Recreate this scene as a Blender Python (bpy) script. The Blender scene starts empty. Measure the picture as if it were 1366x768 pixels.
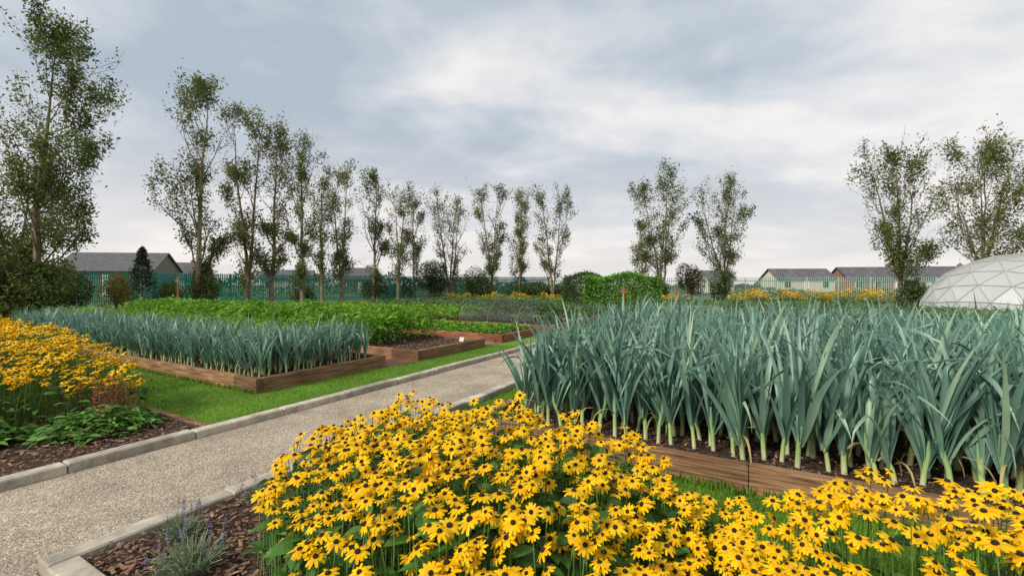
import bpy, math, numpy as np
from math import radians, sin, cos, pi
TH = radians(29.5)
rg = np.random.default_rng(7)
scn = bpy.context.scene

# ---------------------------------------------------------------- mesh buffer
class Buf:
    def __init__(s): s.V=[];s.L=[];s.S=[];s.M=[];s.n=0
    def add(s,V,F,m=0):
        V=np.asarray(V,float).reshape(-1,3)
        L=np.array([i for f in F for i in f],dtype=np.int64)
        S=np.array([len(f) for f in F],dtype=np.int64)
        M=np.full(len(F),m) if np.isscalar(m) else np.array(m)
        s.V.append(V);s.L.append(L+s.n);s.S.append(S);s.M.append(M);s.n+=len(V)
    def inst(s,tpl,R,T):
        V,L,S,M=tpl; N=len(T)
        if N==0: return
        W=np.einsum('nij,vj->nvi',R,V)+T[:,None,:]
        off=s.n+np.arange(N)*len(V)
        s.V.append(W.reshape(-1,3));s.L.append((L[None,:]+off[:,None]).ravel())
        s.S.append(np.tile(S,N));s.M.append(np.tile(M,N));s.n+=N*len(V)
    def box(s,x0,x1,y0,y1,z0,z1,m=0,b=0.008):
        def ring(i,z): return [(x0+i,y0+i,z),(x1-i,y0+i,z),(x1-i,y1-i,z),(x0+i,y1-i,z)]
        V=ring(0,z0)+ring(0,z1-b)+ring(b,z1)
        F=[(3,2,1,0)]
        for k in (0,4):
            for i in range(4):
                j=(i+1)%4; F.append((k+i,k+j,k+4+j,k+4+i))
        F.append((8,9,10,11)); s.add(V,F,m)
    def tpl(s): return (np.concatenate(s.V),np.concatenate(s.L),np.concatenate(s.S),np.concatenate(s.M))
    def obj(s,name,mats,garden=True,smooth=False,parent=None):
        V,L,S,M=s.tpl()
        me=bpy.data.meshes.new(name)
        me.vertices.add(len(V)); me.vertices.foreach_set('co',V.astype(np.float32).ravel())
        me.loops.add(len(L)); me.loops.foreach_set('vertex_index',L.astype(np.int32))
        me.polygons.add(len(S))
        st=np.concatenate([[0],np.cumsum(S)[:-1]]).astype(np.int32)
        me.polygons.foreach_set('loop_start',st)
        for m in mats: me.materials.append(m)
        me.polygons.foreach_set('material_index',M.astype(np.int32))
        me.polygons.foreach_set('use_smooth',np.full(len(S),smooth))
        me.update(calc_edges=True)
        o=bpy.data.objects.new(name,me); scn.collection.objects.link(o)
        if parent: o.parent=parent
        elif garden: o.rotation_euler=(0,0,-TH)
        return o

def rotm(yaw,tilt,td,sc=1.0):
    yaw,tilt,td=np.broadcast_arrays(np.asarray(yaw,float),tilt,td); sc=np.broadcast_to(sc,yaw.shape)
    def Z(a):
        c,s_=np.cos(a),np.sin(a);o=np.zeros_like(a);i=np.ones_like(a)
        return np.stack([c,-s_,o,s_,c,o,o,o,i],-1).reshape(-1,3,3)
    def Y(a):
        c,s_=np.cos(a),np.sin(a);o=np.zeros_like(a);i=np.ones_like(a)
        return np.stack([c,o,s_,o,i,o,-s_,o,c],-1).reshape(-1,3,3)
    return Z(td)@Y(tilt)@Z(yaw)*sc[:,None,None]

def tube(buf,pts,rad,n=5,m=0):
    pts=np.asarray(pts,float);K=len(pts)
    t=np.gradient(pts,axis=0);t/=np.linalg.norm(t,axis=1)[:,None]+1e-9
    ref=np.where(np.abs(t[:,2:3])>.95,np.array([[1.,0,0]]),np.array([[0,0,1.]]))
    if abs(t[0,2])>.6: ref=np.tile([[1.,0.1,0]],(K,1))
    a=np.cross(t,ref);a/=np.linalg.norm(a,axis=1)[:,None]+1e-9
    b=np.cross(t,a)
    an=np.arange(n)*2*pi/n
    V=pts[:,None,:]+np.asarray(rad)[:,None,None]*(a[:,None,:]*np.cos(an)[None,:,None]+b[:,None,:]*np.sin(an)[None,:,None])
    F=[(k*n+i,k*n+(i+1)%n,(k+1)*n+(i+1)%n,(k+1)*n+i) for k in range(K-1) for i in range(n)]
    buf.add(V.reshape(-1,3),F,m)

# ---------------------------------------------------------------- materials
def nodes(name):
    m=bpy.data.materials.new(name);m.use_nodes=True
    nt=m.node_tree;b=nt.nodes['Principled BSDF'];return m,nt,b
def ramp(nt,cols,pos=None,interp='LINEAR'):
    r=nt.nodes.new('ShaderNodeValToRGB');e=r.color_ramp.elements;r.color_ramp.interpolation=interp
    n=len(cols);pos=pos or [i/(n-1) for i in range(n)]
    while len(e)<n:e.new(.5)
    for i in range(n):e[i].position=pos[i];e[i].color=(*cols[i],1)
    return r
def leafmat(name,cols,rough=.55,trans=.3,clump=1.2,spec=.3,pos=None,lo=.65,hi=1.25):
    m,nt,b=nodes(name);N=nt.nodes.new;K=nt.links.new
    g=N('ShaderNodeNewGeometry');r=ramp(nt,cols,pos);K(g.outputs['Random Per Island'],r.inputs[0])
    tc=N('ShaderNodeTexCoord');no=N('ShaderNodeTexNoise');no.inputs['Scale'].default_value=clump
    K(tc.outputs['Object'],no.inputs['Vector'])
    mr=N('ShaderNodeMapRange');mr.inputs[1].default_value=.3;mr.inputs[2].default_value=.7;mr.inputs[3].default_value=lo;mr.inputs[4].default_value=hi
    K(no.outputs[0],mr.inputs[0])
    mx=N('ShaderNodeVectorMath');mx.operation='SCALE';K(r.outputs[0],mx.inputs[0]);K(mr.outputs[0],mx.inputs['Scale'])
    K(mx.outputs[0],b.inputs['Base Color']);b.inputs['Roughness'].default_value=rough
    b.inputs['Specular IOR Level'].default_value=spec
    if trans>0:
        t=N('ShaderNodeBsdfTranslucent');K(mx.outputs[0],t.inputs[0])
        ms=N('ShaderNodeMixShader');ms.inputs[0].default_value=trans
        K(b.outputs[0],ms.inputs[1]);K(t.outputs[0],ms.inputs[2]);K(ms.outputs[0],nt.nodes['Material Output'].inputs[0])
    return m
def noisemat(name,cols,scale=5,detail=8,rough=.9,bump=.3,bscale=None,stretch=(1,1,1),pos=None,island=None,bdist=.01,big=None):
    m,nt,b=nodes(name);N=nt.nodes.new;K=nt.links.new
    tc=N('ShaderNodeTexCoord');mp=N('ShaderNodeMapping');mp.inputs['Scale'].default_value=stretch
    K(tc.outputs['Object'],mp.inputs[0])
    no=N('ShaderNodeTexNoise');no.inputs['Scale'].default_value=scale;no.inputs['Detail'].default_value=detail;no.inputs['Roughness'].default_value=.65
    K(mp.outputs[0],no.inputs['Vector'])
    r=ramp(nt,cols,pos or [.3+.4*i/(len(cols)-1) for i in range(len(cols))]);K(no.outputs[0],r.inputs[0])
    col=r.outputs[0]
    def mulby(fac):
        nonlocal col
        v=N('ShaderNodeVectorMath');v.operation='SCALE';K(col,v.inputs[0]);K(fac,v.inputs['Scale']);col=v.outputs[0]
    if island:
        g=N('ShaderNodeNewGeometry');mr=N('ShaderNodeMapRange');mr.inputs[3].default_value=island[0];mr.inputs[4].default_value=island[1]
        K(g.outputs['Random Per Island'],mr.inputs[0]);mulby(mr.outputs[0])
    if big:
        n3=N('ShaderNodeTexNoise');n3.inputs['Scale'].default_value=big;n3.inputs['Detail'].default_value=4;K(tc.outputs['Object'],n3.inputs['Vector'])
        mr=N('ShaderNodeMapRange');mr.inputs[1].default_value=.3;mr.inputs[2].default_value=.7;mr.inputs[3].default_value=.68;mr.inputs[4].default_value=1.22
        K(n3.outputs[0],mr.inputs[0]);mulby(mr.outputs[0])
    K(col,b.inputs['Base Color']);b.inputs['Roughness'].default_value=rough
    b.inputs['Specular IOR Level'].default_value=.25
    if bump:
        n2=N('ShaderNodeTexNoise');n2.inputs['Scale'].default_value=bscale or scale;n2.inputs['Detail'].default_value=6;K(mp.outputs[0],n2.inputs['Vector'])
        bp=N('ShaderNodeBump');bp.inputs['Strength'].default_value=bump;bp.inputs['Distance'].default_value=bdist
        K(n2.outputs[0],bp.inputs['Height']);K(bp.outputs[0],b.inputs['Normal'])
    return m

GRASS=noisemat('lawn_grass',[(.07,.15,.012),(.13,.25,.022),(.18,.31,.04)],scale=60,bump=.6,bscale=200,bdist=.02,big=1.5)
FIELD=noisemat('field_grass',[(.07,.11,.03),(.12,.17,.04),(.16,.18,.06)],scale=3,bump=.3,big=.2)
BLADE=leafmat('grass_blade',[(.10,.22,.014),(.16,.32,.028),(.27,.40,.06)],trans=.35,clump=2.5,lo=.7,hi=1.2)
GRAVEL,nt,b=nodes('gravel')
N=nt.nodes.new;K=nt.links.new
tc=N('ShaderNodeTexCoord');vo=N('ShaderNodeTexVoronoi');vo.inputs['Scale'].default_value=125;K(tc.outputs['Object'],vo.inputs['Vector'])
sp=N('ShaderNodeSeparateColor');K(vo.outputs['Color'],sp.inputs[0])
r=ramp(nt,[(.15,.11,.07),(.33,.265,.185),(.45,.37,.27),(.68,.61,.49)],[0,.3,.78,1]);K(sp.outputs[0],r.inputs[0])
n3=N('ShaderNodeTexNoise');n3.inputs['Scale'].default_value=1.6;n3.inputs['Detail'].default_value=10;n3.inputs['Roughness'].default_value=.7;K(tc.outputs['Object'],n3.inputs['Vector'])
mr=N('ShaderNodeMapRange');mr.inputs[1].default_value=.32;mr.inputs[2].default_value=.68;mr.inputs[3].default_value=.68;mr.inputs[4].default_value=1.25;K(n3.outputs[0],mr.inputs[0])
v=N('ShaderNodeVectorMath');v.operation='SCALE';K(r.outputs[0],v.inputs[0]);K(mr.outputs[0],v.inputs['Scale']);K(v.outputs[0],b.inputs['Base Color'])
b.inputs['Roughness'].default_value=.95
bp=N('ShaderNodeBump');bp.inputs['Strength'].default_value=.7;bp.inputs['Distance'].default_value=.007;bp.invert=True
K(vo.outputs['Distance'],bp.inputs['Height']);K(bp.outputs[0],b.inputs['Normal'])
STONE=noisemat('pebble',[(.22,.17,.11),(.45,.37,.27),(.65,.57,.46)],scale=30,bump=0,island=(.5,1.4))
REDGRAVEL=noisemat('red_gravel',[(.12,.06,.04),(.28,.13,.09),(.42,.24,.17)],scale=90,bump=.5,big=2)
SOIL=noisemat('soil',[(.018,.012,.009),(.05,.03,.02),(.10,.06,.04)],scale=30,bump=1,bscale=35,bdist=.03)
CHIP=noisemat('bark_chip',[(.09,.045,.03),(.22,.12,.075),(.40,.26,.18)],scale=40,bump=.2,island=(.4,1.5))
CONC=noisemat('concrete',[(.28,.245,.19),(.44,.39,.31),(.55,.50,.41)],scale=9,bump=.35,bscale=120,bdist=.003,island=(.82,1.1),big=3)
WC=[(.05,.028,.014),(.17,.085,.04),(.31,.175,.09),(.36,.28,.19)]
WOODX=noisemat('wood_sleeper_x',WC,scale=3,detail=10,bump=.7,stretch=(.8,20,20),bscale=5,bdist=.008,island=(.6,1.25),rough=.85,big=2.2)
WOODY=noisemat('wood_sleeper_y',WC,scale=3,detail=10,bump=.7,stretch=(20,.8,20),bscale=5,bdist=.008,island=(.6,1.25),rough=.85,big=2.2)
RC=[(.10,.035,.02),(.26,.09,.05),(.34,.15,.09)]
RWX=noisemat('red_wood_x',RC,scale=3,bump=.4,stretch=(1,12,12),island=(.7,1.3),rough=.8)
RWY=noisemat('red_wood_y',RC,scale=3,bump=.4,stretch=(12,1,12),island=(.7,1.3),rough=.8)
BARK=noisemat('tree_bark',[(.08,.06,.04),(.20,.155,.10),(.32,.26,.19)],scale=6,stretch=(1,1,.3),bump=.6,bdist=.03)
TLEAF=leafmat('poplar_leaf',[(.06,.10,.022),(.12,.17,.04),(.19,.225,.06),(.32,.28,.09)],trans=.4,clump=.7,pos=[0,.45,.88,1])
TLEAF2=leafmat('poplar_leaf_b',[(.09,.12,.03),(.16,.195,.05),(.24,.25,.08),(.35,.28,.09)],trans=.4,clump=.7,pos=[0,.45,.88,1])
HEDGE=leafmat('hedge_leaf',[(.025,.055,.015),(.06,.10,.022),(.11,.15,.04)],trans=.15,clump=.8)
CONIF=leafmat('conifer_needle',[(.03,.06,.028),(.055,.095,.045),(.09,.13,.07)],trans=.1)
YBUSH=leafmat('yellow_leaf',[(.16,.17,.02),(.29,.25,.03),(.35,.22,.03)],trans=.3)
BRUSH=leafmat('brown_leaf',[(.07,.055,.025),(.12,.10,.04),(.10,.12,.035)],trans=.2)
BRIGHT=leafmat('bean_leaf',[(.07,.19,.02),(.13,.30,.035),(.21,.40,.06)],trans=.3,clump=1.4,lo=.7)
POTATO=leafmat('crop_leaf',[(.09,.23,.015),(.17,.37,.025),(.26,.48,.05)],trans=.35,clump=1.6)
CARROT=leafmat('carrot_leaf',[(.10,.24,.02),(.18,.36,.04),(.26,.44,.08)],trans=.35,clump=2)
LOWG=leafmat('low_crop_leaf',[(.08,.15,.03),(.15,.25,.05),(.24,.33,.10)],trans=.3,clump=.6)
KALE=leafmat('kale_leaf',[(.06,.12,.045),(.11,.19,.07),(.18,.26,.11)],trans=.25,clump=.6)
RLEAF=leafmat('rudbeckia_leaf',[(.03,.085,.015),(.06,.16,.025),(.11,.24,.04)],trans=.25,clump=3,rough=.5)
RSTEM=leafmat('rudbeckia_stem',[(.07,.15,.025),(.12,.22,.04)],trans=0)
PETAL=leafmat('rudbeckia_petal',[(.88,.45,.002),(.93,.56,.003),(.95,.66,.006)],trans=.3,clump=4,rough=.5,spec=.2,lo=.93,hi=1.05)
CONE=noisemat('rudbeckia_cone',[(.012,.006,.004),(.035,.018,.010)],scale=300,bump=.5,rough=.7)
LEEK=leafmat('leek_leaf',[(.09,.19,.145),(.15,.28,.21),(.23,.37,.275),(.38,.52,.34)],rough=.4,trans=.24,clump=3,spec=.55,lo=.82,hi=1.2,pos=[0,.4,.85,1])
LEEKD=leafmat('leek_dry_leaf',[(.48,.34,.12),(.55,.46,.22),(.42,.48,.14)],trans=.3)
LEEKS,nt,b=nodes('leek_stalk')
tc=nt.nodes.new('ShaderNodeTexCoord');sx=nt.nodes.new('ShaderNodeSeparateXYZ');nt.links.new(tc.outputs['Object'],sx.inputs[0])
mr=nt.nodes.new('ShaderNodeMapRange');mr.inputs[1].default_value=.14;mr.inputs[2].default_value=.46;nt.links.new(sx.outputs[2],mr.inputs[0])
r=ramp(nt,[(.60,.60,.34),(.36,.49,.17),(.17,.31,.17)],[0,.35,1]);nt.links.new(mr.outputs[0],r.inputs[0]);nt.links.new(r.outputs[0],b.inputs['Base Color']);b.inputs['Roughness'].default_value=.45
ASTIL=leafmat('astilbe_plume',[(.20,.06,.03),(.32,.12,.06)],trans=.1)
LAVL=leafmat('lavender_leaf',[(.15,.21,.12),(.24,.31,.18)],trans=.1)
LAVF=leafmat('lavender_flower',[(.14,.10,.28),(.26,.18,.42)],trans=.1)
MARI=leafmat('marigold_petal',[(.85,.42,.01),(.92,.62,.02),(.9,.52,.01)],trans=.2)
def plain(name,c,rough=.6,metal=0):
    return noisemat(name,[tuple(x*.85 for x in c),c,tuple(min(1,x*1.1) for x in c)],scale=4,rough=rough,bump=.05)

# ---------------------------------------------------------------- templates
def T(V,F,m=0):
    b=Buf();b.add(V,F,m);return b.tpl()
leaf2=T([(0,0,0),(.27,.45,.07),(0,1,-.1),(-.27,.45,.07)],[(0,1,2),(0,2,3)])
def bigleaf(w=.24,droop=.3,m=0):
    V=[];ys=[0,.18,.45,.75,1];ws=[.05,.7,1,.6,.02]
    for y,ww in zip(ys,ws):
        z=.15*y-droop*y*y
        V+=[(-w*ww,y,z+.06*ww),(0,y,z),(w*ww,y,z+.06*ww)]
    F=[]
    for k in range(4):
        a=k*3;F+=[(a,a+1,a+4,a+3),(a+1,a+2,a+5,a+4)]
    return T(V,F,m)
BL=bigleaf()
blade=T([(-.1,0,0),(.1,0,0),(.03,.25,1)],[(0,1,2)])
def rnd(a,b,n): return rg.uniform(a,b,n)

def scatter_leaves(buf,P,size,tpl=leaf2,tmin=.1,tmax=1.2,m=None):
    n=len(P)
    if m is not None: tpl=(tpl[0],tpl[1],tpl[2],np.full(len(tpl[3]),m))
    buf.inst(tpl,rotm(rnd(0,6.28,n),rnd(tmin,tmax,n),rnd(0,6.28,n),size*rnd(.6,1.3,n)),P)

# ---------------------------------------------------------------- ground & paths
def sheet(name,x0,x1,y0,y1,z,mat,garden=True):
    b=Buf();b.add([(x0,y0,z),(x1,y0,z),(x1,y1,z),(x0,y1,z)],[(0,1,2,3)]);return b.obj(name,[mat],garden)
sheet('ground',-600,600,-300,900,0,FIELD,False)
sheet('lawn',-22,12,2.4,10,.004,GRASS)
sheet('lawn',-6.05,-2.4,10,34,.004,GRASS)
b=Buf()
b.add([(-4.8,-6,.010),(-3.28,-6,.010),(-3.28,34,.010),(-4.8,34,.010)],[(0,1,2,3)])
b.add([(-3.28,-6,.010),(10,-6,.010),(10,.8,.010),(-3.28,.8,.010)],[(0,1,2,3)])
b.obj('gravel_path',[GRAVEL])
b=Buf()
for (y0,y1) in [(6.0,6.7),(9.1,9.9),(12.3,13.0),(15.4,16.1),(18.5,19.2)]:
    b.add([(-22,y0,.009),(-5.9,y0,.009),(-5.9,y1,.009),(-22,y1,.009)],[(0,1,2,3)])
b.obj('red_gravel_path',[REDGRAVEL])
b=Buf();oc=T([(1,0,0),(0,1,0),(-1,0,0),(0,-1,0),(0,0,.7)],[(0,1,4),(1,2,4),(2,3,4),(3,0,4)])
n=16000;y=2+rnd(0,1,n)**1.6*9-1.5
xx=np.where(rg.random(n)<.35,np.where(rg.random(n)<.5,-4.79+np.abs(rg.normal(0,.07,n)),-3.29-np.abs(rg.normal(0,.07,n))),rnd(-4.78,-3.3,n))
P=np.stack([xx,y,np.full(n,.008)],-1)
b.inst(oc,rotm(rnd(0,6.28,n),rnd(-.3,.3,n),0*y,rnd(.002,.006,n)),P);b.obj('path_pebbles',[STONE])
def kerb_run(x0,x1,y0,y1,axis):
    b=Buf();L=.915;a,e=(y0,y1) if axis=='y' else (x0,x1)
    while a<e-.05:
        c=min(a+L,e);dz=rg.uniform(-.005,.005);dx=rg.uniform(-.005,.005)
        if axis=='y': b.box(x0+dx,x1+dx,a+.006,c-.006,-.1,.085+dz,0,.01)
        else: b.box(a+.006,c-.006,y0+dx,y1+dx,-.1,.085+dz,0,.01)
        a=c
    return b.obj('concrete_kerb',[CONC])
kerb_run(-4.93,-4.80,-1.4,34,'y')
kerb_run(-3.28,-3.15,.80,34,'y')
kerb_run(-3.14,8,.80,.93,'x')

# ---------------------------------------------------------------- beds
def raised_bed(x0,x1,y0,y1,h=.21,w=.10,mats=None,soil_z=.15):
    mats=mats or [WOODX,WOODY,SOIL];b=Buf()
    def run(a0,a1,f):
        a=a0
        while a<a1-.02:
            c=min(a+2.4,a1)
            if a1-c<.4:c=a1
            f(a,c,rg.uniform(-.006,.006));a=c
    for yy in (y0,y1-w): run(x0,x1,lambda a,c,d:b.box(a+.003,c-.003,yy,yy+w,-.02,h+d,0,.01))
    for xx in (x0,x1-w): run(y0+w+.003,y1-w-.003,lambda a,c,d:b.box(xx+.002,xx+w-.002,a+.002,c-.002,-.02,h+d,1,.01))
    nx=max(4,min(60,int((x1-x0)/.15)));ny=max(4,int((y1-y0)/.15))
    X,Y=np.meshgrid(np.linspace(x0+w*.9,x1-w*.9,nx),np.linspace(y0+w*.9,y1-w*.9,ny))
    Z=soil_z+rg.normal(0,.012,X.shape)
    V=np.stack([X,Y,Z],-1).reshape(-1,3)
    F=[(j*nx+i,j*nx+i+1,(j+1)*nx+i+1,(j+1)*nx+i) for j in range(ny-1) for i in range(nx-1)]
    b.add(V,F,2);return b.obj('raised_bed',mats)
raised_bed(-21,-6.06,3.6,6.0)
raised_bed(-21,-5.9,6.7,9.1)
raised_bed(-2.5,7,3.6,8.9)
red=[RWX,RWY,SOIL]
raised_bed(-21,-5.9,9.9,12.3,mats=red)
raised_bed(-21,-5.9,13,15.4,mats=red)
raised_bed(-21,-5.9,16.1,18.5,mats=red)
raised_bed(-21,-5.9,19.2,22,mats=red)
raised_bed(-2.5,7,9.9,14)
raised_bed(-2.5,7,15,20)
def border(x0,x1,y0,y1,edge=True):
    b=Buf();nx=int((x1-x0)/.12);ny=int((y1-y0)/.12)
    X,Y=np.meshgrid(np.linspace(x0,x1,nx),np.linspace(y0,y1,ny));Z=.05+rg.normal(0,.008,X.shape)
    F=[(j*nx+i,j*nx+i+1,(j+1)*nx+i+1,(j+1)*nx+i) for j in range(ny-1) for i in range(nx-1)]
    b.add(np.stack([X,Y,Z],-1).reshape(-1,3),F,1)
    a=x0
    while a<x1-.05:
        c=min(a+2.4,x1);b.box(a+.003,c-.003,y1,y1+.07,-.02,.075,0,.006);a=c
    n=int((x1-x0)*(y1-y0)*(1900 if x0>-5 else 1100))
    chip=T([(-1,-.35,0),(.9,-.4,.05),(1,.3,.1),(-.8,.4,0)],[(0,1,2,3)],2)
    P=np.stack([rnd(x0,x1,n),rnd(y0,y1,n),rnd(.05,.075,n)],-1)
    b.inst(chip,rotm(rnd(0,6.28,n),rnd(-.5,.5,n),rnd(0,6.28,n),.005+.022*rg.random(n)**1.8),P)
    return b.obj('flower_border',[WOODX,SOIL,CHIP])
border(-16,-4.94,-.5,2.4)
border(-3.14,5,.94,2.4)
b=Buf();chip=T([(-1,-.35,0),(.9,-.4,.05),(1,.3,.1),(-.8,.4,0)],[(0,1,2,3)])
n=5000;P=np.stack([rnd(-2.35,3,n),rnd(3.72,5,n),rnd(.15,.18,n)],-1)
b.inst(chip,rotm(rnd(0,6.28,n),rnd(-.5,.5,n),rnd(0,6.28,n),rnd(.006,.02,n)),P)
n=3000;P=np.stack([rnd(-9,-6.1,n),rnd(6.85,9,n),rnd(.15,.18,n)],-1)
b.inst(chip,rotm(rnd(0,6.28,n),rnd(-.5,.5,n),rnd(0,6.28,n),rnd(.008,.025,n)),P)
b.obj('bark_mulch',[CHIP])

# grass blades
b=Buf()
def blades(x0,x1,y0,y1,d,h=.035):
    n=int((x1-x0)*(y1-y0)*d);P=np.stack([rnd(x0,x1,n),rnd(y0,y1,n),np.full(n,.003)],-1)
    R=rotm(rnd(0,6.28,n),rnd(0,.5,n),rnd(0,6.28,n),rnd(.6,1.3,n)*h);b.inst(blade,R,P)
blades(-3.14,2.5,2.48,3.6,6500,.034);blades(-3.14,-2.5,3.6,8,4000)
blades(-6.04,-4.94,3.6,9.5,3200,.03);blades(-9,-4.94,2.48,3.6,3000,.03);blades(-16,-9,2.48,3.6,1200)
n=1500;P=np.stack([np.full(n,-4.94)-np.abs(rg.normal(0,.015,n)),rnd(2.5,9,n),np.full(n,.003)],-1)
b.inst(blade,rotm(rnd(0,6.28,n),rnd(0,.6,n),rnd(0,6.28,n),rnd(.05,.09,n)),P)
for (xa,xb,n) in [(-15,-6.1,1400),(-2.45,3,1400)]:
    P=np.stack([rnd(xa,xb,n),3.6-np.abs(rg.normal(0,.02,n)),np.full(n,.003)],-1)
    b.inst(blade,rotm(rnd(0,6.28,n),rnd(0,.6,n),rnd(0,6.28,n),rnd(.05,.10,n)),P)
b.obj('lawn_grass_blades',[BLADE])

# ---------------------------------------------------------------- leeks
def leek_tpl(r):
    b=Buf()
    sh=r.uniform(.2,.32)
    lean=r.normal(0,.03,2)
    tube(b,[(0,0,-.02),(lean[0]*.3,lean[1]*.3,sh*.5),(lean[0],lean[1],sh),(lean[0]*1.2,lean[1]*1.2,sh+.12)],[.019,.017,.018,.008],7,1)
    nl=r.integers(9,14)
    for i in range(nl):
        f=i/(nl-1);side=1 if i%2 else -1
        az=r.normal(0,.42)+(0 if side>0 else pi)
        h0=sh*(.5+.6*f);L=r.uniform(.66,.95)*(1-.12*abs(f-.6))
        th=r.uniform(.14,.38)*(1-f)+r.uniform(.02,.14)*f+.03
        K=10;p=np.array([lean[0]*h0/sh,lean[1]*h0/sh,h0]);p=p+np.array([cos(az),sin(az),0])*.008
        kink=r.integers(5,10) if r.random()<.55 else 99
        curv=r.uniform(.0,.04)+.03*(1-f)
        w=r.uniform(.016,.027);V=[];tw=r.normal(0,.16);azc=az
        for k in range(K+1):
            u=k/K
            ww=w*min(1,.55+u*2.2)*(1-max(0,(u-.4)/.6)**1.4*.97)
            d=np.array([cos(azc)*sin(th),sin(azc)*sin(th),cos(th)])
            nrm=np.array([cos(azc)*cos(th),sin(azc)*cos(th),-sin(th)])
            sd=np.array([-sin(azc),cos(azc),0]);a=tw*k
            sd2=sd*cos(a)+nrm*sin(a);n2=nrm*cos(a)-sd*sin(a)
            fold=.6*(1-.4*u)
            V+=[p-sd2*ww+n2*ww*fold,p,p+sd2*ww+n2*ww*fold]
            p=p+d*L/K
            th+=curv*(1+u*1.5)
            if k==kink: th+=r.uniform(.7,2.0)
            if k>kink: th+=r.uniform(0,.35)
            th=min(th,2.95);azc+=r.normal(0,.06)
        F=[]
        for k in range(K):
            a=k*3;F+=[(a,a+1,a+4,a+3),(a+1,a+2,a+5,a+4)]
        b.add(V,F,0)
    if r.random()<.6:
        az=r.uniform(0,6.28);V=[];p=np.array([0,0,sh*.7]);th=1.0;L=.35
        for k in range(6):
            ww=.013*(1-k/6.5);d=np.array([cos(az)*sin(th),sin(az)*sin(th),cos(th)])
            sd=np.array([-sin(az),cos(az),0]);V+=[p-sd*ww,p+sd*ww];p=p+d*L/5;th=min(th+.55,3.0)
        b.add(V,[(k*2,k*2+1,k*2+3,k*2+2) for k in range(5)],2)
    return b.tpl()
LT=[leek_tpl(np.random.default_rng(100+i)) for i in range(30)]
def leeks(name,P,sc,var=(.84,1.1)):
    b=Buf();idx=rg.integers(0,len(LT),len(P))
    for i,t in enumerate(LT):
        q=P[idx==i];n=len(q)
        b.inst(t,rotm(rg.normal(.2,.8,n)+pi*(rg.random(n)<.5),rg.normal(0,.05,n),rnd(0,6.28,n),sc*rnd(*var,n)),q)
    return b.obj(name,[LEEK,LEEKS,LEEKD],smooth=True)
def grid(x0,x1,y0,y1,dx,dy,z=.15,j=.04):
    X,Y=np.meshgrid(np.arange(x0,x1,dx),np.arange(y0,y1,dy));n=X.size
    return np.stack([X.ravel()+rg.normal(0,j,n),Y.ravel()+rg.normal(0,j*.7,n),np.full(n,z)],-1)
leeks('leek_crop',grid(-2.08,5.2,3.95,8.7,.13,.24),1.0)
A=np.concatenate([grid(-17,-6.3,3.8,4.6,.12,.2),grid(-6.9,-6.3,4.5,5.9,.14,.18)])
leeks('leek_crop',A,.72)

# ---------------------------------------------------------------- leafy crops
def clump(x,y,f=1.0,ph=0):
    return (np.sin(x*2.1*f+ph)+np.sin(y*2.7*f+1.3*ph)+np.sin((x+y)*3.7*f+ph)+np.sin((x-y)*5.3*f))/4
def crop(name,x0,x1,y0,y1,z0,h,size,n,mat,f=1.0,tmax=1.0,rows=None,tpl=leaf2):
    b=Buf();x=rnd(x0,x1,n);y=rnd(y0,y1,n)
    if rows: y=np.round((y-y0)/rows)*rows+y0+rg.normal(0,rows*.16,n)
    ed=np.minimum(np.minimum(x-x0,x1-x),np.minimum(y-y0,y1-y));e=np.clip(ed/.25,0,1)**.5
    top=h*(.8+.22*clump(x,y,f))*(.55+.45*e)
    z=z0+top*np.sqrt(rnd(0,1,n))
    scatter_leaves(b,np.stack([x,y,z],-1),size,tpl,.1,tmax);return b.obj(name,[mat])
crop('leafy_green_crop',-20,-7.3,6.8,9.05,.15,.96,.12,26000,POTATO,1.6,1.1)
crop('carrot_crop',-19,-6.9,4.65,5.85,.15,.76,.065,26000,CARROT,3,1.4)
crop('lettuce_crop',-14,-6.1,10.1,12.1,.15,.22,.11,6000,POTATO,3,rows=.5)
crop('leafy_green_crop',-20,-9.8,13,15.4,.15,.6,.13,6000,POTATO,2)
crop('leafy_green_crop',-20,-6.2,16.3,18.4,.15,.5,.13,9000,LOWG,2)
crop('kale_crop',-20,-6.2,19.4,21.9,.15,.5,.16,7000,KALE,2)
crop('leafy_green_crop',-2.3,7,10,14,.15,.5,.14,5000,LOWG,2)
crop('leafy_green_crop',-2.3,7,15,20,.15,.5,.14,5000,KALE,2)
for (x0,x1,y0,y1,h,m_) in [(-24,-6,23,26,.5,LOWG),(-24,-6,27,30,.55,KALE),(-26,-6,31,34,.45,POTATO),(-2,10,22,26,.5,LOWG),(-2,12,27,31,.5,KALE),(-22,4,35,38,.4,LOWG)]:
    crop('vegetable_crop',x0,x1,y0,y1,0,h,.17,7000,m_,.8)

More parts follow.
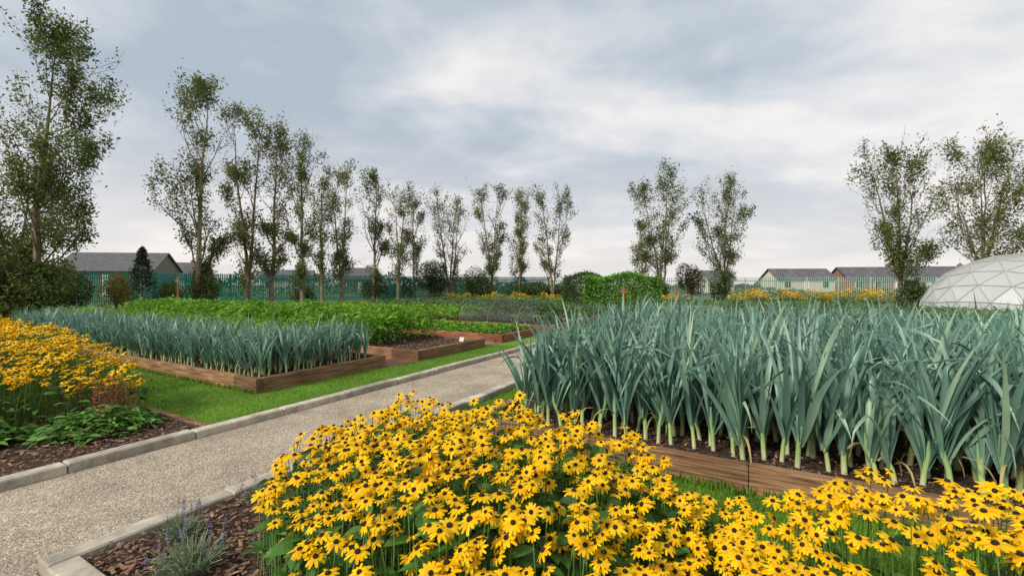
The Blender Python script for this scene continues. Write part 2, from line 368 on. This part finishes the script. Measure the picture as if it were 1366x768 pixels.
NET,nt,bb=nodes('black_netting')
bb.inputs['Base Color'].default_value=(.03,.035,.03,1)
tr=nt.nodes.new('ShaderNodeBsdfTransparent');ms=nt.nodes.new('ShaderNodeMixShader');ms.inputs[0].default_value=.3
nt.links.new(tr.outputs[0],ms.inputs[1]);nt.links.new(bb.outputs[0],ms.inputs[2]);nt.links.new(ms.outputs[0],nt.nodes['Material Output'].inputs[0])
HOOP=plain('grey_pipe',(.2,.21,.2))
def tunnel(x0,x1,y0,y1,h):
    e=bpy.data.objects.new('netting_tunnel',None);scn.collection.objects.link(e);e.rotation_euler=(0,0,-TH)
    b=Buf();xs=np.arange(x0,x1+.01,.6);K=13;cy=(y0+y1)/2;hw=(y1-y0)/2
    a=np.linspace(0,pi,K);V=[]
    for i,x in enumerate(xs):
        sag=.95 if i%2 else 1.0
        V+=[(x,cy-hw*cos(t)*sag,.15+(h*sin(t)**.8)*sag) for t in a]
    F=[(i*K+k,i*K+k+1,(i+1)*K+k+1,(i+1)*K+k) for i in range(len(xs)-1) for k in range(K-1)]
    b.add(V,F);b.obj('netting',[NET],parent=e,smooth=True)
    b=Buf()
    for x in xs[::2]:
        tube(b,[(x,cy-hw*cos(t)*1.01,.15+h*1.012*sin(t)**.8) for t in a],[.009]*K,5)
    b.obj('hoops',[HOOP],parent=e)
tunnel(-9.6,-6.1,13.1,15.3,.8)
crop('kale_crop',-9.5,-6.2,13.3,15.1,.15,.45,.12,2500,KALE,2)

# ---------------------------------------------------------------- rudbeckia
def flower_tpl(r,npet=12):
    b=Buf()
    for i in range(npet):
        a=2*pi*i/npet+r.normal(0,.1);L=r.uniform(.84,1.08);w=r.uniform(.14,.18);dr=r.uniform(-.02,.34)
        c,s_=cos(a),sin(a)
        def q(x,y,z): return (x*c-y*s_,x*s_+y*c,z)
        V=[q(.16,-w*.5,.05),q(.16,w*.5,.05),q(.58,-w,.06-dr*.35),q(.58,w,.06-dr*.35),q(L*.93,-w*.58,-dr),q(L*.93,w*.58,-dr),q(L,0,-dr*1.08)]
        b.add(V,[(0,2,3,1),(2,4,6,5,3)],0)
    n=8;V=[];prof=[(.22,.0),(.25,.12),(.18,.24),(.07,.30)]
    for rr,z in prof: V+=[(rr*cos(2*pi*k/n),rr*sin(2*pi*k/n),z) for k in range(n)]
    F=[(j*n+k,j*n+(k+1)%n,(j+1)*n+(k+1)%n,(j+1)*n+k) for j in range(3) for k in range(n)]+[tuple(range(3*n,4*n))]
    b.add(V,F,1);return b.tpl()
FT=[flower_tpl(np.random.default_rng(i),n) for i,n in enumerate([12,13,12,14,11,12,10,13])]
def rudbeckia(name,P,ground,rad,leafP,lsize):
    b=Buf();n=len(P);idx=rg.integers(0,len(FT),n)
    tilt=np.abs(rg.normal(.38,.32,n));td=rg.normal(-pi/2-.3,1.0,n)
    for i,t in enumerate(FT):
        k=idx==i;m=k.sum()
        b.inst(t,rotm(rnd(0,6.28,m),tilt[k],td[k],rad*rnd(.66,1.15,m)),P[k])
    for p in P:
        g=np.array([p[0]+rg.normal(0,.05),p[1]+rg.normal(0,.05),ground])
        lo=g+(p-g)*.1
        tube(b,[lo,(p+lo)/2+np.array([rg.normal(0,.012),rg.normal(0,.012),0]),p-np.array([0,0,.002])],[.0028,.0024,.002],3,3)
    m=len(leafP);tl=(BL[0],BL[1],BL[2],np.full(len(BL[3]),2))
    b.inst(tl,rotm(rnd(0,6.28,m),rnd(-.2,.9,m),rnd(0,6.28,m),lsize*rnd(.5,1.2,m)),leafP)
    return b.obj(name,[PETAL,CONE,RLEAF,RSTEM])
TX=[-2.62,-2.45,-2.2,-1.7,-1.2,-.55,-.2,.03,.3,.7,1.6,3]
HH=[.34,.50,.72,.77,.80,.70,.46,.48,.68,.76,.76,.75]
SM=[2.0,1.7,1.3,1.1,.95,.85,1.1,1.55,1.9,1.6,1.5,1.5]
def rmass(x0,x1,n):
    x=rnd(x0,x1,n*4);y=rnd(.8,2.45,n*4);k=y>np.interp(x,TX,SM);x=x[k][:n];y=y[k][:n]
    h=np.interp(x,TX,HH)+.045*clump(x,y,2.2)
    ed=np.clip((y-np.interp(x,TX,SM))/.3,0,1);h=h*(.72+.28*ed**.6)
    return x,y,h
x,y,h=rmass(-2.62,-.12,1150);z=h-.02-np.abs(rg.normal(0,.065,len(x)))-(rg.random(len(x))<.15)*.12+(rg.random(len(x))<.05)*.04
xl,yl,hl=rmass(-2.66,-.1,2800);zl=.06+(hl-.17)*rg.random(len(xl))**.8
rudbeckia('rudbeckia_plant',np.stack([x,y,z],-1),.05,.040,np.stack([xl,yl,zl],-1),.115)
x,y,h=rmass(-.15,1.7,600);z=h-.02-np.abs(rg.normal(0,.06,len(x)))
xl,yl,hl=rmass(.0,1.7,500);zl=.06+(hl-.22)*rg.random(len(xl))
rudbeckia('rudbeckia_plant',np.stack([x,y,z],-1),.05,.040,np.stack([xl,yl,zl],-1),.10)
n=4600;x=-5.95-rnd(0,1,n)**1.05*7;y=rnd(-.3,2.4,n);k=(y>1.9-(-5.95-x)*1.5);x=x[k];y=y[k]
h=np.interp(-x,[5.9,6.3,7,8,9,14],[.45,.60,.75,.86,.93,.95])+.05*clump(x,y,2)
z=h-np.abs(rg.normal(0,.08,len(x)))
n=4200;xl=-5.9-rnd(0,1,n)**1.2*7;yl=rnd(-.3,2.4,n);k=yl>1.7-(-5.9-xl)*1.5;xl=xl[k];yl=yl[k]
zl=.06+(np.interp(-xl,[5.9,7,8,9,14],[.35,.55,.62,.7,.75]))*rg.random(len(xl))
rudbeckia('rudbeckia_plant',np.stack([x,y,z],-1),.05,.042,np.stack([xl,yl,zl],-1),.12)
b=Buf();n=900;a=rnd(0,6.28,n);rr=np.sqrt(rnd(0,1,n))*.48
P=np.stack([-5.75+rr*np.cos(a)*.9,1.85+rr*np.sin(a),.06+.24*(1-(rr/.5)**2)*rnd(.5,1,n)],-1);scatter_leaves(b,P,.085,BL,.0,.8)
n=700;a=rnd(0,6.28,n);rr=np.sqrt(rnd(0,1,n))*.45
P=np.stack([-6.3+rr*np.cos(a),1.0+rr*np.sin(a),.06+.25*(1-(rr/.5)**2)*rnd(.4,1,n)],-1);scatter_leaves(b,P,.13,BL,.0,.8)
n=500;a=rnd(0,6.28,n);rr=np.sqrt(rnd(0,1,n))*.4
P=np.stack([-6.0+rr*np.cos(a),.2+rr*np.sin(a),.06+.22*(1-(rr/.5)**2)*rnd(.4,1,n)],-1);scatter_leaves(b,P,.12,BL,.0,.8)
b.obj('hosta_plant',[leafmat('hosta_leaf',[(.06,.15,.025),(.12,.27,.04),(.20,.36,.07)],trans=.2,clump=5)])
b=Buf()
for i in range(22):
    c=np.array([-5.85+rg.normal(0,.22),1.95+rg.normal(0,.14),0]);H=rg.uniform(.38,.58)
    tube(b,[c+[0,0,.05],c+[.01,.01,H]],[.003,.002],3,0)
    n=70;u=rg.random(n);a=rnd(0,6.28,n);rr=.035*(1-u)+.006
    scatter_leaves(b,np.stack([c[0]+rr*np.cos(a),c[1]+rr*np.sin(a),H-.2+.22*u],-1),.02)
b.obj('astilbe_plant',[ASTIL])
def lavender(cx,cy,n,R,H):
    b=Buf()
    for i in range(n):
        a=rg.uniform(0,6.28);l=rg.uniform(.1,1);top=np.array([cx+cos(a)*R*l,cy+sin(a)*R*l,.05+H*(1-.5*l)*rg.uniform(.7,1.1)])
        base=np.array([cx+cos(a)*R*l*.3,cy+sin(a)*R*l*.3,.05]);mid=(base+top)/2+[0,0,.02]
        tube(b,[base,mid,top],[.0025,.002,.0015],3,0)
        k=14;u=rg.random(k)*.8;P=base+(top-base)*u[:,None]
        b.inst(T([(-.06,0,0),(.06,0,0),(0,1,.2)],[(0,1,2)],0),rotm(rnd(0,6.28,k),rnd(.3,1.2,k),rnd(0,6.28,k),rnd(.015,.035,k)),P)
        if i%14==0:
            tp=top+[rg.normal(0,.02),rg.normal(0,.02),.1];tube(b,[top,tp],[.0015,.001],3,0)
            k=26;P=tp-[0,0,.03]+rg.normal(0,1,(k,3))*[.004,.004,.016];scatter_leaves(b,P,.010,m=1)
    b.obj('lavender_plant',[LAVL,LAVF])
lavender(-2.88,1.28,110,.15,.17);lavender(-2.5,1.15,150,.2,.22);lavender(-2.95,1.75,40,.1,.14)

# ---------------------------------------------------------------- trees
def tree(x,y,H,W,leaders,seed,leafn,low=.2,ls=.13,mat=None,vase=.5,lean=0):
    r=np.random.default_rng(seed);b=Buf();spots=[];wts=[]
    a0=r.uniform(0,6.28);R0=.012*H+.03;HT=H*.95
    def prof(h):
        v=.6+vase*(h-low)
        if h>.7: v*=1-((h-.7)/.3)**1.4*.55
        return v
    for li in range(leaders):
        az=a0+li*2*pi/leaders+r.normal(0,.3);top=HT*(1 if li==0 else r.uniform(.78,.98));sp=r.uniform(.06,.22)
        K=11;pts=[];wob=r.normal(0,.012*H,(K,2)).cumsum(0)*.35
        out=W*(.26 if leaders>1 else .03)*r.uniform(.6,1.2)
        for k in range(K):
            h=k/(K-1);o=out*max(0,(h-sp)/(1-sp))**1.0
            pts.append((cos(az)*o+wob[k,0]*(h>.08)+lean*h**1.3,sin(az)*o+wob[k,1]*(h>.08),top*h-.1))
        pts=np.array(pts);rad=R0*(1.0 if leaders==1 else .8)*(1-np.linspace(0,1,K)**.9*.9);rad[0]*=1.3
        tube(b,pts,rad,7)
        nP=int(28/leaders**.5)
        for j in range(nP):
            hf=low+(.99-low)*((j+r.random())/nP)
            p0=np.array([np.interp(hf,np.linspace(0,1,K),pts[:,c]) for c in range(3)])
            reach=prof(hf)*W*.5*r.uniform(.35,1.3)*(1 if leaders==1 else .75)
            ang=r.uniform(.4,.95) if hf<.8 else r.uniform(.2,.7);L=min(reach/sin(ang),H*.28,H*.08+(1-hf)*H*.9)
            L=max(L,.5);aa=r.uniform(0,6.28)
            if leaders>1: aa=az+r.normal(0,1.5)
            p=p0.copy();bp_=[p.copy()];th=ang+.15;pw=r.choice([.12,.5,1,1.6],p=[.2,.28,.32,.2])
            for k in range(5):
                aa+=r.normal(0,.18);th-=r.uniform(.02,.16);p=p+np.array([cos(aa)*sin(th),sin(aa)*sin(th),cos(th)])*L/5;bp_.append(p.copy())
            bp_=np.array(bp_);rb=np.interp(hf,np.linspace(0,1,K),rad)*.45;tube(b,bp_,np.linspace(rb,.01,6),4)
            for q in range(r.integers(5,9)):
                u=r.uniform(.25,1);q0=np.array([np.interp(u*5,range(6),bp_[:,c]) for c in range(3)])
                l2=L*r.uniform(.18,.42)+.12;a2=aa+r.normal(0,1.3);t2=r.uniform(.15,1.0)
                q1=q0+np.array([cos(a2)*sin(t2),sin(a2)*sin(t2),cos(t2)])*l2;q2=q1+np.array([cos(a2)*sin(t2*.5),sin(a2)*sin(t2*.5),cos(t2*.5)])*l2*.6
                tube(b,[q0,q1,q2],[max(.01,rb*.35),.008,.005],3)
                w=pw*r.uniform(.05,1)**1.5*(.4+u)*(1.5 if hf<.4 else 1)
                for s_ in (.4,.8,1.2,1.5):
                    c=q0+(q1-q0)*min(s_,1)+(q2-q1)*max(0,s_-1)
                    spots.append(c);wts.append(w)
    spots=np.array(spots);wts=np.array(wts);wts/=wts.sum()
    i=r.choice(len(spots),leafn,p=wts);P=spots[i]+r.normal(0,.175,(leafn,3))*[1,1,1.1]
    scatter_leaves(b,P,ls,leaf2,.2,1.6,m=1)
    o=b.obj('poplar_tree',[BARK,mat or TLEAF],garden=False);o.location=(x,y,0);return o
def U(u,Y): return (u-683)/600*Y
TR=[ # u,Y,H,W,leaders,leafn,low,mat,seed,lean
(45,20,12.6,6.2,1,18000,.06,TLEAF,301,1.0),
(5,21,9.0,4.5,2,9000,.06,TLEAF,302,0),
(-80,22,10.5,5,1,7000,.10,TLEAF,303,0),
(262,25,12.4,4.8,1,9500,.06,TLEAF,242,0),
(326,28,12.2,3.8,2,6800,.08,TLEAF2,243,0),
(358,28.6,11.2,3.2,1,5300,.10,TLEAF2,244,0),
(402,33,11.6,3.5,1,6000,.08,TLEAF,245,0),
(455,37,11.5,3.9,2,5500,.10,TLEAF2,246,0),
(428,36,10.2,2.6,1,3000,.12,TLEAF,247,0),
(497,40,11.1,3.3,1,3900,.14,TLEAF,248,0),
(530,43,11.0,3.7,2,3700,.16,TLEAF2,249,0),
(552,46,10.1,3.5,1,3200,.16,TLEAF,250,0),
(600,45,10.4,4.6,3,3400,.2,TLEAF2,251,0),
(655,45,11.1,4.2,2,4600,.18,TLEAF,252,0),
(694,45.5,10.6,3.6,2,4300,.18,TLEAF2,253,0),
(737,45,10.9,4.2,2,4600,.16,TLEAF,254,0),
(885,38,10.8,5.8,3,7000,.16,TLEAF,255,0),
(858,40,6.8,3.0,1,2500,.25,TLEAF2,256,0),
(968,38,9.8,6.4,3,7000,.18,TLEAF,257,0),
(1205,28,10.2,6.8,3,9000,.12,TLEAF,258,0),
(1318,26,9.3,6.8,4,8500,.2,TLEAF2,259,0),
(1420,27,9.5,6.0,3,6000,.25,TLEAF,260,0)]
for (u,Y,H,W,ld,ln,low,m_,sd_,le_) in TR:
    tree(U(u,Y),Y,H,W,ld,sd_,ln,low,.115+.0016*Y,m_,.5,le_)

# ---------------------------------------------------------------- shrubs / hedges
def shrub(name,x,y,w,d,h,n,size,mat,z0=0,blobs=7,seed=0,conic=False,boxy=False,rot=0):
    r=np.random.default_rng(seed+int(x*10+500));b=Buf();P=[]
    if boxy:
        q=r.random((n,3));ax=r.integers(0,5,n)
        q[ax==0,0]=0;q[ax==1,0]=1;q[ax==2,1]=0;q[ax==3,2]=1;q[ax==4,1]=1
        P=(q-[.5,.5,0])*[w,d,h];P[:,2]*=.93+.07*np.sin(P[:,0]*2.3+1)
        P+=r.normal(0,.07,(n,3));P[:,2]=np.abs(P[:,2])
    elif conic:
        u=r.random(n)**.8;t_=(u*9)%1;a=r.uniform(0,6.28,n);rr=((1-u)*w*.5+.08)*(1.1-.5*t_)*(.35+.65*r.random(n)**.5)*(1+.25*np.sin(a*5+np.floor(u*9)*2))
        P=np.stack([rr*np.cos(a),rr*np.sin(a),.15+u*h-.25*rr],-1)
        tube(b,[(0,0,0),(0,0,h)],[.06,.01],5,1)
    else:
        for k in range(blobs):
            c=np.array([r.uniform(-.35,.35)*w,r.uniform(-.3,.3)*d,r.uniform(.25,.68)*h]);m=n//blobs
            v=r.normal(0,1,(m,3));v/=np.linalg.norm(v,axis=1)[:,None]
            P.append(c+v*(.55+.5*r.random((m,1))**.5)*np.array([w*.24,d*.28,h*.32]))
        P=np.concatenate(P);P[:,2]=np.abs(P[:,2])
        for k in range(6):
            a=r.uniform(0,6.28);tube(b,[(0,0,0),(cos(a)*w*.2,sin(a)*d*.2,h*.6)],[.04,.01],4,1)
    scatter_leaves(b,P,size,leaf2,.1,1.5)
    o=b.obj(name,[mat,BARK],garden=False);o.location=(x,y,z0);o.rotation_euler=(0,0,rot);return o
shrub('box_hedge',U(834,24),24.5,3.7,1.9,2.05,17000,.14,BRIGHT,boxy=True,rot=-.25)
shrub('bean_hedge',U(780,29),30,2.2,1.6,2.25,6000,.14,HEDGE,boxy=True)
shrub('conifer_tree',U(186,27),27,2.8,2.8,3.6,2600,.16,CONIF,conic=True)
shrub('yellow_shrub',U(152,24),24,1.7,1.5,2.2,1800,.13,YBUSH)
for (u,Y,w,h,m_) in [(573,44,4.2,4.2,HEDGE),(632,44.5,4.6,3.9,HEDGE),(925,39,2.8,3.5,BRUSH),(966,37.5,2,2.4,HEDGE),(1218,27.5,2,1.9,HEDGE),(700,46,5,2.0,HEDGE),(750,46,4,1.8,HEDGE),
    (85,22,2.2,2.6,TLEAF),(20,19.5,3.6,3.2,TLEAF),(-40,19,4,3,TLEAF),(58,19.6,2.6,2.8,TLEAF),(265,25,2.4,2.4,TLEAF),(400,34,2,1.7,HEDGE),(497,40,2.6,2.3,HEDGE),(530,44,3,2.4,HEDGE),(880,38,2.4,1.8,HEDGE),(225,27,1.8,2.0,TLEAF)]:
    shrub('garden_shrub',U(u,Y),Y,w,w*.7,h,int(900*w*h**.7/1.5),.15,m_,seed=int(u))
b=Buf()
def hedgeline(x0,y0,x1,y1,h,dens,sz):
    L=math.hypot(x1-x0,y1-y0);n=int(L*dens);u=rg.random(n);hh=h*(.75+.3*np.sin(u*L*.35)+.15*np.sin(u*L*1.1+2))
    P=np.stack([x0+(x1-x0)*u,y0+(y1-y0)*u+rg.normal(0,.8,n),hh*np.sqrt(rg.random(n))],-1);scatter_leaves(b,P,sz)
hedgeline(-60,38,-4,60,1.9,90,.3);hedgeline(-4,60,70,66,1.0,90,.3);hedgeline(-160,95,-20,130,5,60,.8);hedgeline(-20,130,200,120,3.0,50,.8)
b.obj('distant_hedge',[HEDGE],garden=False)
def marigolds(x0,x1,y,n,w=1.4,h=.75):
    b=Buf();P=np.stack([rnd(x0,x1,n),y+rnd(-w/2,w/2,n),rnd(.1,h,n)],-1)
    P[:,2]*=.8+.25*np.sin(P[:,0]*3);scatter_leaves(b,P,.15,m=0)
    k=n;P=np.stack([rnd(x0,x1,k),y+rnd(-w/2,w/2,k),rnd(.55,1.15,k)],-1);P[:,2]*=h*(.88+.18*np.sin(P[:,0]*2.9)+.08*np.sin(P[:,0]*7))
    P=P[np.sin(P[:,0]*2.2)+rg.normal(0,.5,len(P))>-.5];scatter_leaves(b,P,.14,leaf2,0,.9,m=1)
    b.obj('marigold_plant',[LOWG,MARI],garden=False)
marigolds(16,28.5,33,4500,1.5,1.02);marigolds(-6,5,41,1600,1.2,.7);marigolds(8,14,36,1200,1.2,.8)

# ---------------------------------------------------------------- fence
def fence(pts,h,mat,gap=.16,name='palisade_fence',pw=.035):
    b=Buf()
    for (x0,y0),(x1,y1) in zip(pts[:-1],pts[1:]):
        L=math.hypot(x1-x0,y1-y0);n=int(L/gap);u=np.arange(n)/n;ang=math.atan2(y1-y0,x1-x0)
        P=np.stack([x0+(x1-x0)*u,y0+(y1-y0)*u,np.zeros(n)],-1)
        pale=T([(-pw,0,.05),(pw,0,.05),(pw,0,h-.08),(0,0,h),(-pw,0,h-.08),(0,-.02,.05),(0,-.02,h-.03)],[(0,5,6,3,4),(5,1,2,3,6)])
        b.inst(pale,rotm(np.full(n,ang),0,0,1.0),P)
        m=max(1,int(L/2.75))
        for k in range(m+1):
            px,py=x0+(x1-x0)*k/m,y0+(y1-y0)*k/m
            tube(b,[(px,py+.06,0),(px,py+.06,h-.05)],[.07,.07],4)
        for z in (.35,h-.4):
            tube(b,[(x0,y0+.04,z),((x0+x1)/2,(y0+y1)/2+.04,z),(x1,y1+.04,z)],[.035]*3,4)
    return b.obj(name,[mat],garden=False)
fence([(-48,22.5),(-32,29),(-6,47.5),(4,48)],2.4,plain('green_fence_paint',(.03,.27,.23)),.12,pw=.042)
fence([(4,48),(18,46),(52,41)],2.3,plain('pale_green_fence_paint',(.32,.46,.39)),.19)

# ---------------------------------------------------------------- buildings
ROOFD=noisemat('slate_roof',[(.06,.06,.065),(.11,.11,.115),(.17,.165,.16)],scale=2,stretch=(1,1,6),bump=.3)
ROOFG=noisemat('grey_roof',[(.07,.07,.08),(.11,.11,.12),(.16,.16,.165)],scale=1,bump=.1)
WALLW=plain('cream_wall',(.60,.54,.44));WALLB=noisemat('brick_wall',[(.22,.12,.08),(.33,.19,.13)],scale=8,bump=.2);WALLD=noisemat('timber_wall',[(.14,.13,.12),(.24,.22,.20)],scale=2,stretch=(6,6,1),bump=.2)
GLASS=plain('window_glass',(.04,.045,.05),rough=.1)
WFR=plain('white_window_frame',(.75,.75,.73))
def house(name,x,y,L,D,eave,ridge,rot,roof,wall,windows=5,chim=True):
    e=bpy.data.objects.new(name,None);scn.collection.objects.link(e);e.location=(x,y,0);e.rotation_euler=(0,0,rot)
    b=Buf();l,d=L/2,D/2
    V=[(-l,-d,0),(l,-d,0),(l,d,0),(-l,d,0),(-l,-d,eave),(l,-d,eave),(l,d,eave),(-l,d,eave),(-l,0,ridge-.1),(l,0,ridge-.1)]
    b.add(V,[(0,1,5,4),(1,2,6,9,5),(2,3,7,6),(3,0,4,8,7)]);b.obj('walls',[wall],parent=e)
    b=Buf();o=.35;dz=(ridge-eave)/d*o
    for sgn in (-1,1):
        V=[(-l-o,sgn*(d+o),eave-dz),(l+o,sgn*(d+o),eave-dz),(l+o,0,ridge),(-l-o,0,ridge)]
        V+=[(a,c,z+.12) for a,c,z in V]
        b.add(V,[(0,1,2,3),(4,5,6,7),(0,1,5,4),(1,2,6,5),(3,0,4,7)])
    b.obj('roof',[roof],parent=e)
    if chim:
        b=Buf();b.box(l*.4-.3,l*.4+.3,.1,.7,ridge-.6,ridge+.5,0,.03);b.box(l*.4-.12,l*.4+.12,.28,.52,ridge+.5,ridge+.75,0,.02);b.obj('chimney',[WALLB],parent=e)
    b=Buf();b2=Buf()
    for k in range(windows):
        cx=-l+L*(k+.5)/windows;ww=.5;z0,z1=eave*.4,eave*.82
        if k==windows//2:
            b.box(cx-.45,cx+.45,-d-.04,-d-.003,0.05,z1,0,.003);continue
        b.box(cx-ww-.06,cx+ww+.06,-d-.05,-d-.003,z0-.06,z1+.06,0,.003)
        b2.box(cx-ww,cx-.03,-d-.07,-d-.052,z0,z1,0,.002);b2.box(cx+.03,cx+ww,-d-.07,-d-.052,z0,z1,0,.002)
    b.obj('window_frames',[WFR],parent=e)
    b2.obj('window_panes',[GLASS],parent=e)
house('timber_barn',-56,64,12,6,3.6,6.0,.12,ROOFD,WALLD,3,False)
house('bungalow',-62,84,8,6,2.8,5.6,.3,ROOFG,WALLW,3)
house('bungalow',51,80,9.5,6,2.6,4.3,-.05,ROOFG,WALLW,3,False)
house('bungalow',65,80,12.5,6,2.6,4.6,-.08,ROOFG,WALLB,4)
house('bungalow',80,82,12,6,2.6,4.8,-.1,ROOFG,WALLW,4)
house('bungalow',38,84,5,5,2.6,4.1,.1,ROOFG,WALLW,3)
house('bungalow',-45,90,9,6,2.7,4.4,.3,ROOFG,WALLW,3)
house('bungalow',-31,92,6,5,2.7,4.9,.2,ROOFD,WALLB,3)

# geodesic dome
e=bpy.data.objects.new('geodesic_dome',None);scn.collection.objects.link(e);e.location=(U(1366,22),22,-.2);e.rotation_euler=(0,0,.3)
import bmesh
bm=bmesh.new();bmesh.ops.create_icosphere(bm,subdivisions=3,radius=3.75)
bmesh.ops.bisect_plane(bm,geom=bm.verts[:]+bm.edges[:]+bm.faces[:],plane_co=(0,0,.15),plane_no=(0,0,1),clear_inner=True)
for v_ in bm.verts: v_.co.z*=.86
me=bpy.data.meshes.new('cover');bm.to_mesh(me)
cov,nt,bb=nodes('dome_cover');bb.inputs['Roughness'].default_value=.3
no=nt.nodes.new('ShaderNodeTexNoise');no.inputs['Scale'].default_value=1.2;rr_=ramp(nt,[(.50,.54,.52),(.76,.77,.75)],[.35,.65]);nt.links.new(no.outputs[0],rr_.inputs[0]);nt.links.new(rr_.outputs[0],bb.inputs['Base Color'])
tl_=nt.nodes.new('ShaderNodeBsdfTranslucent');tl_.inputs[0].default_value=(.70,.74,.71,1);ms=nt.nodes.new('ShaderNodeMixShader');ms.inputs[0].default_value=.4
nt.links.new(bb.outputs[0],ms.inputs[1]);nt.links.new(tl_.outputs[0],ms.inputs[2]);nt.links.new(ms.outputs[0],nt.nodes['Material Output'].inputs[0])
me.materials.append(cov);o=bpy.data.objects.new('cover',me);scn.collection.objects.link(o);o.parent=e
b=Buf()
for ed in bm.edges:
    a_,c_=[np.array(v_.co)*1.006 for v_ in ed.verts];tube(b,[a_,(a_+c_)/2,c_],[.02]*3,4)
b.obj('frame_struts',[plain('dome_frame',(.42,.40,.36))],parent=e);bm.free()

LBL=plain('label_black',(.02,.02,.025));LW=plain('label_white',(.6,.6,.58));PST=noisemat('post_wood',[(.2,.09,.05),(.3,.16,.09)],scale=5,bump=.2)
def label(x,y,z,m_):
    b=Buf();b.box(x-.006,x+.006,y,y+.012,z-.15,z,0,.001)
    V=[(x-.06,y-.006,z-.02),(x+.06,y-.006,z-.02),(x+.06,y+.03,z+.07),(x-.06,y+.03,z+.07)];V+=[(a,c+.004,zz-.004) for a,c,zz in V]
    b.add(V,[(0,1,2,3),(7,6,5,4),(0,4,5,1),(1,5,6,2),(2,6,7,3),(3,7,4,0)],0);b.obj('plant_label',[m_])
label(-6.4,3.66,.32,LBL);label(-6.1,4.8,.30,LBL);label(-6.1,8.4,.22,LW);label(-11,3.66,.32,LBL)
for (u,Y,h) in [(833,16,1.5),(234,21,1.9),(905,18,1.4)]:
    b=Buf();b.box(-.025,.025,-.025,.025,0,h,0,.008);b.box(-.09,.09,-.038,-.026,h-.28,h-.14,0,.004);o=b.obj('wooden_post',[PST],garden=False);o.location=(U(u,Y),Y,0)

# ---------------------------------------------------------------- camera
cam=bpy.data.cameras.new('camera');co=bpy.data.objects.new('camera',cam);scn.collection.objects.link(co)
cam.lens=15.7;cam.sensor_width=36;cam.clip_end=3000;cam.clip_start=.05;cam.shift_y=-.003
co.location=(0,0,1.5);co.rotation_euler=(radians(90),0,0);scn.camera=co

# ---------------------------------------------------------------- light & sky
w=bpy.data.worlds.new('World');scn.world=w;w.use_nodes=True;nt=w.node_tree;N=nt.nodes.new;K=nt.links.new
bg=nt.nodes['Background'];bg.inputs[1].default_value=.13
sky=N('ShaderNodeTexSky');sky.sky_type='NISHITA';sky.sun_disc=False;sky.sun_elevation=radians(38);sky.sun_rotation=radians(232)
tc=N('ShaderNodeTexCoord');sx=N('ShaderNodeSeparateXYZ');K(tc.outputs['Generated'],sx.inputs[0])
ad=N('ShaderNodeMath');ad.operation='ADD';ad.inputs[1].default_value=.22
mxm=N('ShaderNodeMath');mxm.operation='MAXIMUM';mxm.inputs[1].default_value=0;K(sx.outputs[2],mxm.inputs[0]);K(mxm.outputs[0],ad.inputs[0])
dx=N('ShaderNodeMath');dx.operation='DIVIDE';K(sx.outputs[0],dx.inputs[0]);K(ad.outputs[0],dx.inputs[1])
dy=N('ShaderNodeMath');dy.operation='DIVIDE';K(sx.outputs[1],dy.inputs[0]);K(ad.outputs[0],dy.inputs[1])
cb=N('ShaderNodeCombineXYZ');K(dx.outputs[0],cb.inputs[0]);K(dy.outputs[0],cb.inputs[1])
def cloud(rot,scl,loc,scale,detail,rough,dist):
    mp=N('ShaderNodeMapping');mp.inputs['Rotation'].default_value=(0,0,radians(rot));mp.inputs['Scale'].default_value=(*scl,1);mp.inputs['Location'].default_value=(*loc,0);K(cb.outputs[0],mp.inputs[0])
    n1=N('ShaderNodeTexNoise');n1.inputs['Scale'].default_value=scale;n1.inputs['Detail'].default_value=detail;n1.inputs['Roughness'].default_value=rough;n1.inputs['Distortion'].default_value=dist;K(mp.outputs[0],n1.inputs['Vector']);return n1.outputs[0]
A_=cloud(-38,(.65,1.0),(5.3,2.2),.95,4,.5,.2)
B_=cloud(10,(.9,1.0),(7.4,.3),2.8,6,.55,.25)
m1=N('ShaderNodeMix');m1.data_type='FLOAT';m1.inputs[0].default_value=.33;K(A_,m1.inputs[2]);K(B_,m1.inputs[3])
cr=ramp(nt,[(3.6,4.15,4.75),(4.3,4.8,5.3),(5.4,5.65,5.95),(6.9,6.75,6.7),(8.0,7.7,7.4)],[.41,.46,.51,.57,.64]);K(m1.outputs[0],cr.inputs[0])
hz=N('ShaderNodeMapRange');hz.inputs[1].default_value=0;hz.inputs[2].default_value=.34;hz.inputs[3].default_value=.8;hz.inputs[4].default_value=0;K(mxm.outputs[0],hz.inputs[0])
mh=N('ShaderNodeMix');mh.data_type='RGBA';K(hz.outputs[0],mh.inputs[0]);K(cr.outputs[0],mh.inputs[6]);mh.inputs[7].default_value=(7.3,6.75,6.5,1)
ms=N('ShaderNodeMix');ms.data_type='RGBA';ms.inputs[0].default_value=.93;K(sky.outputs[0],ms.inputs[6]);K(mh.outputs[2],ms.inputs[7]);K(ms.outputs[2],bg.inputs[0])
sl=bpy.data.lights.new('sun','SUN');sl.energy=3.6;sl.angle=radians(11);sl.color=(1,.94,.85);so=bpy.data.objects.new('sun',sl);scn.collection.objects.link(so)
from mathutils import Vector
az=radians(232);el=radians(38);d=Vector((sin(az)*cos(el),cos(az)*cos(el),sin(el)));so.rotation_euler=d.to_track_quat('Z','Y').to_euler()
scn.view_settings.view_transform='Standard';scn.view_settings.look='None';scn.view_settings.exposure=0
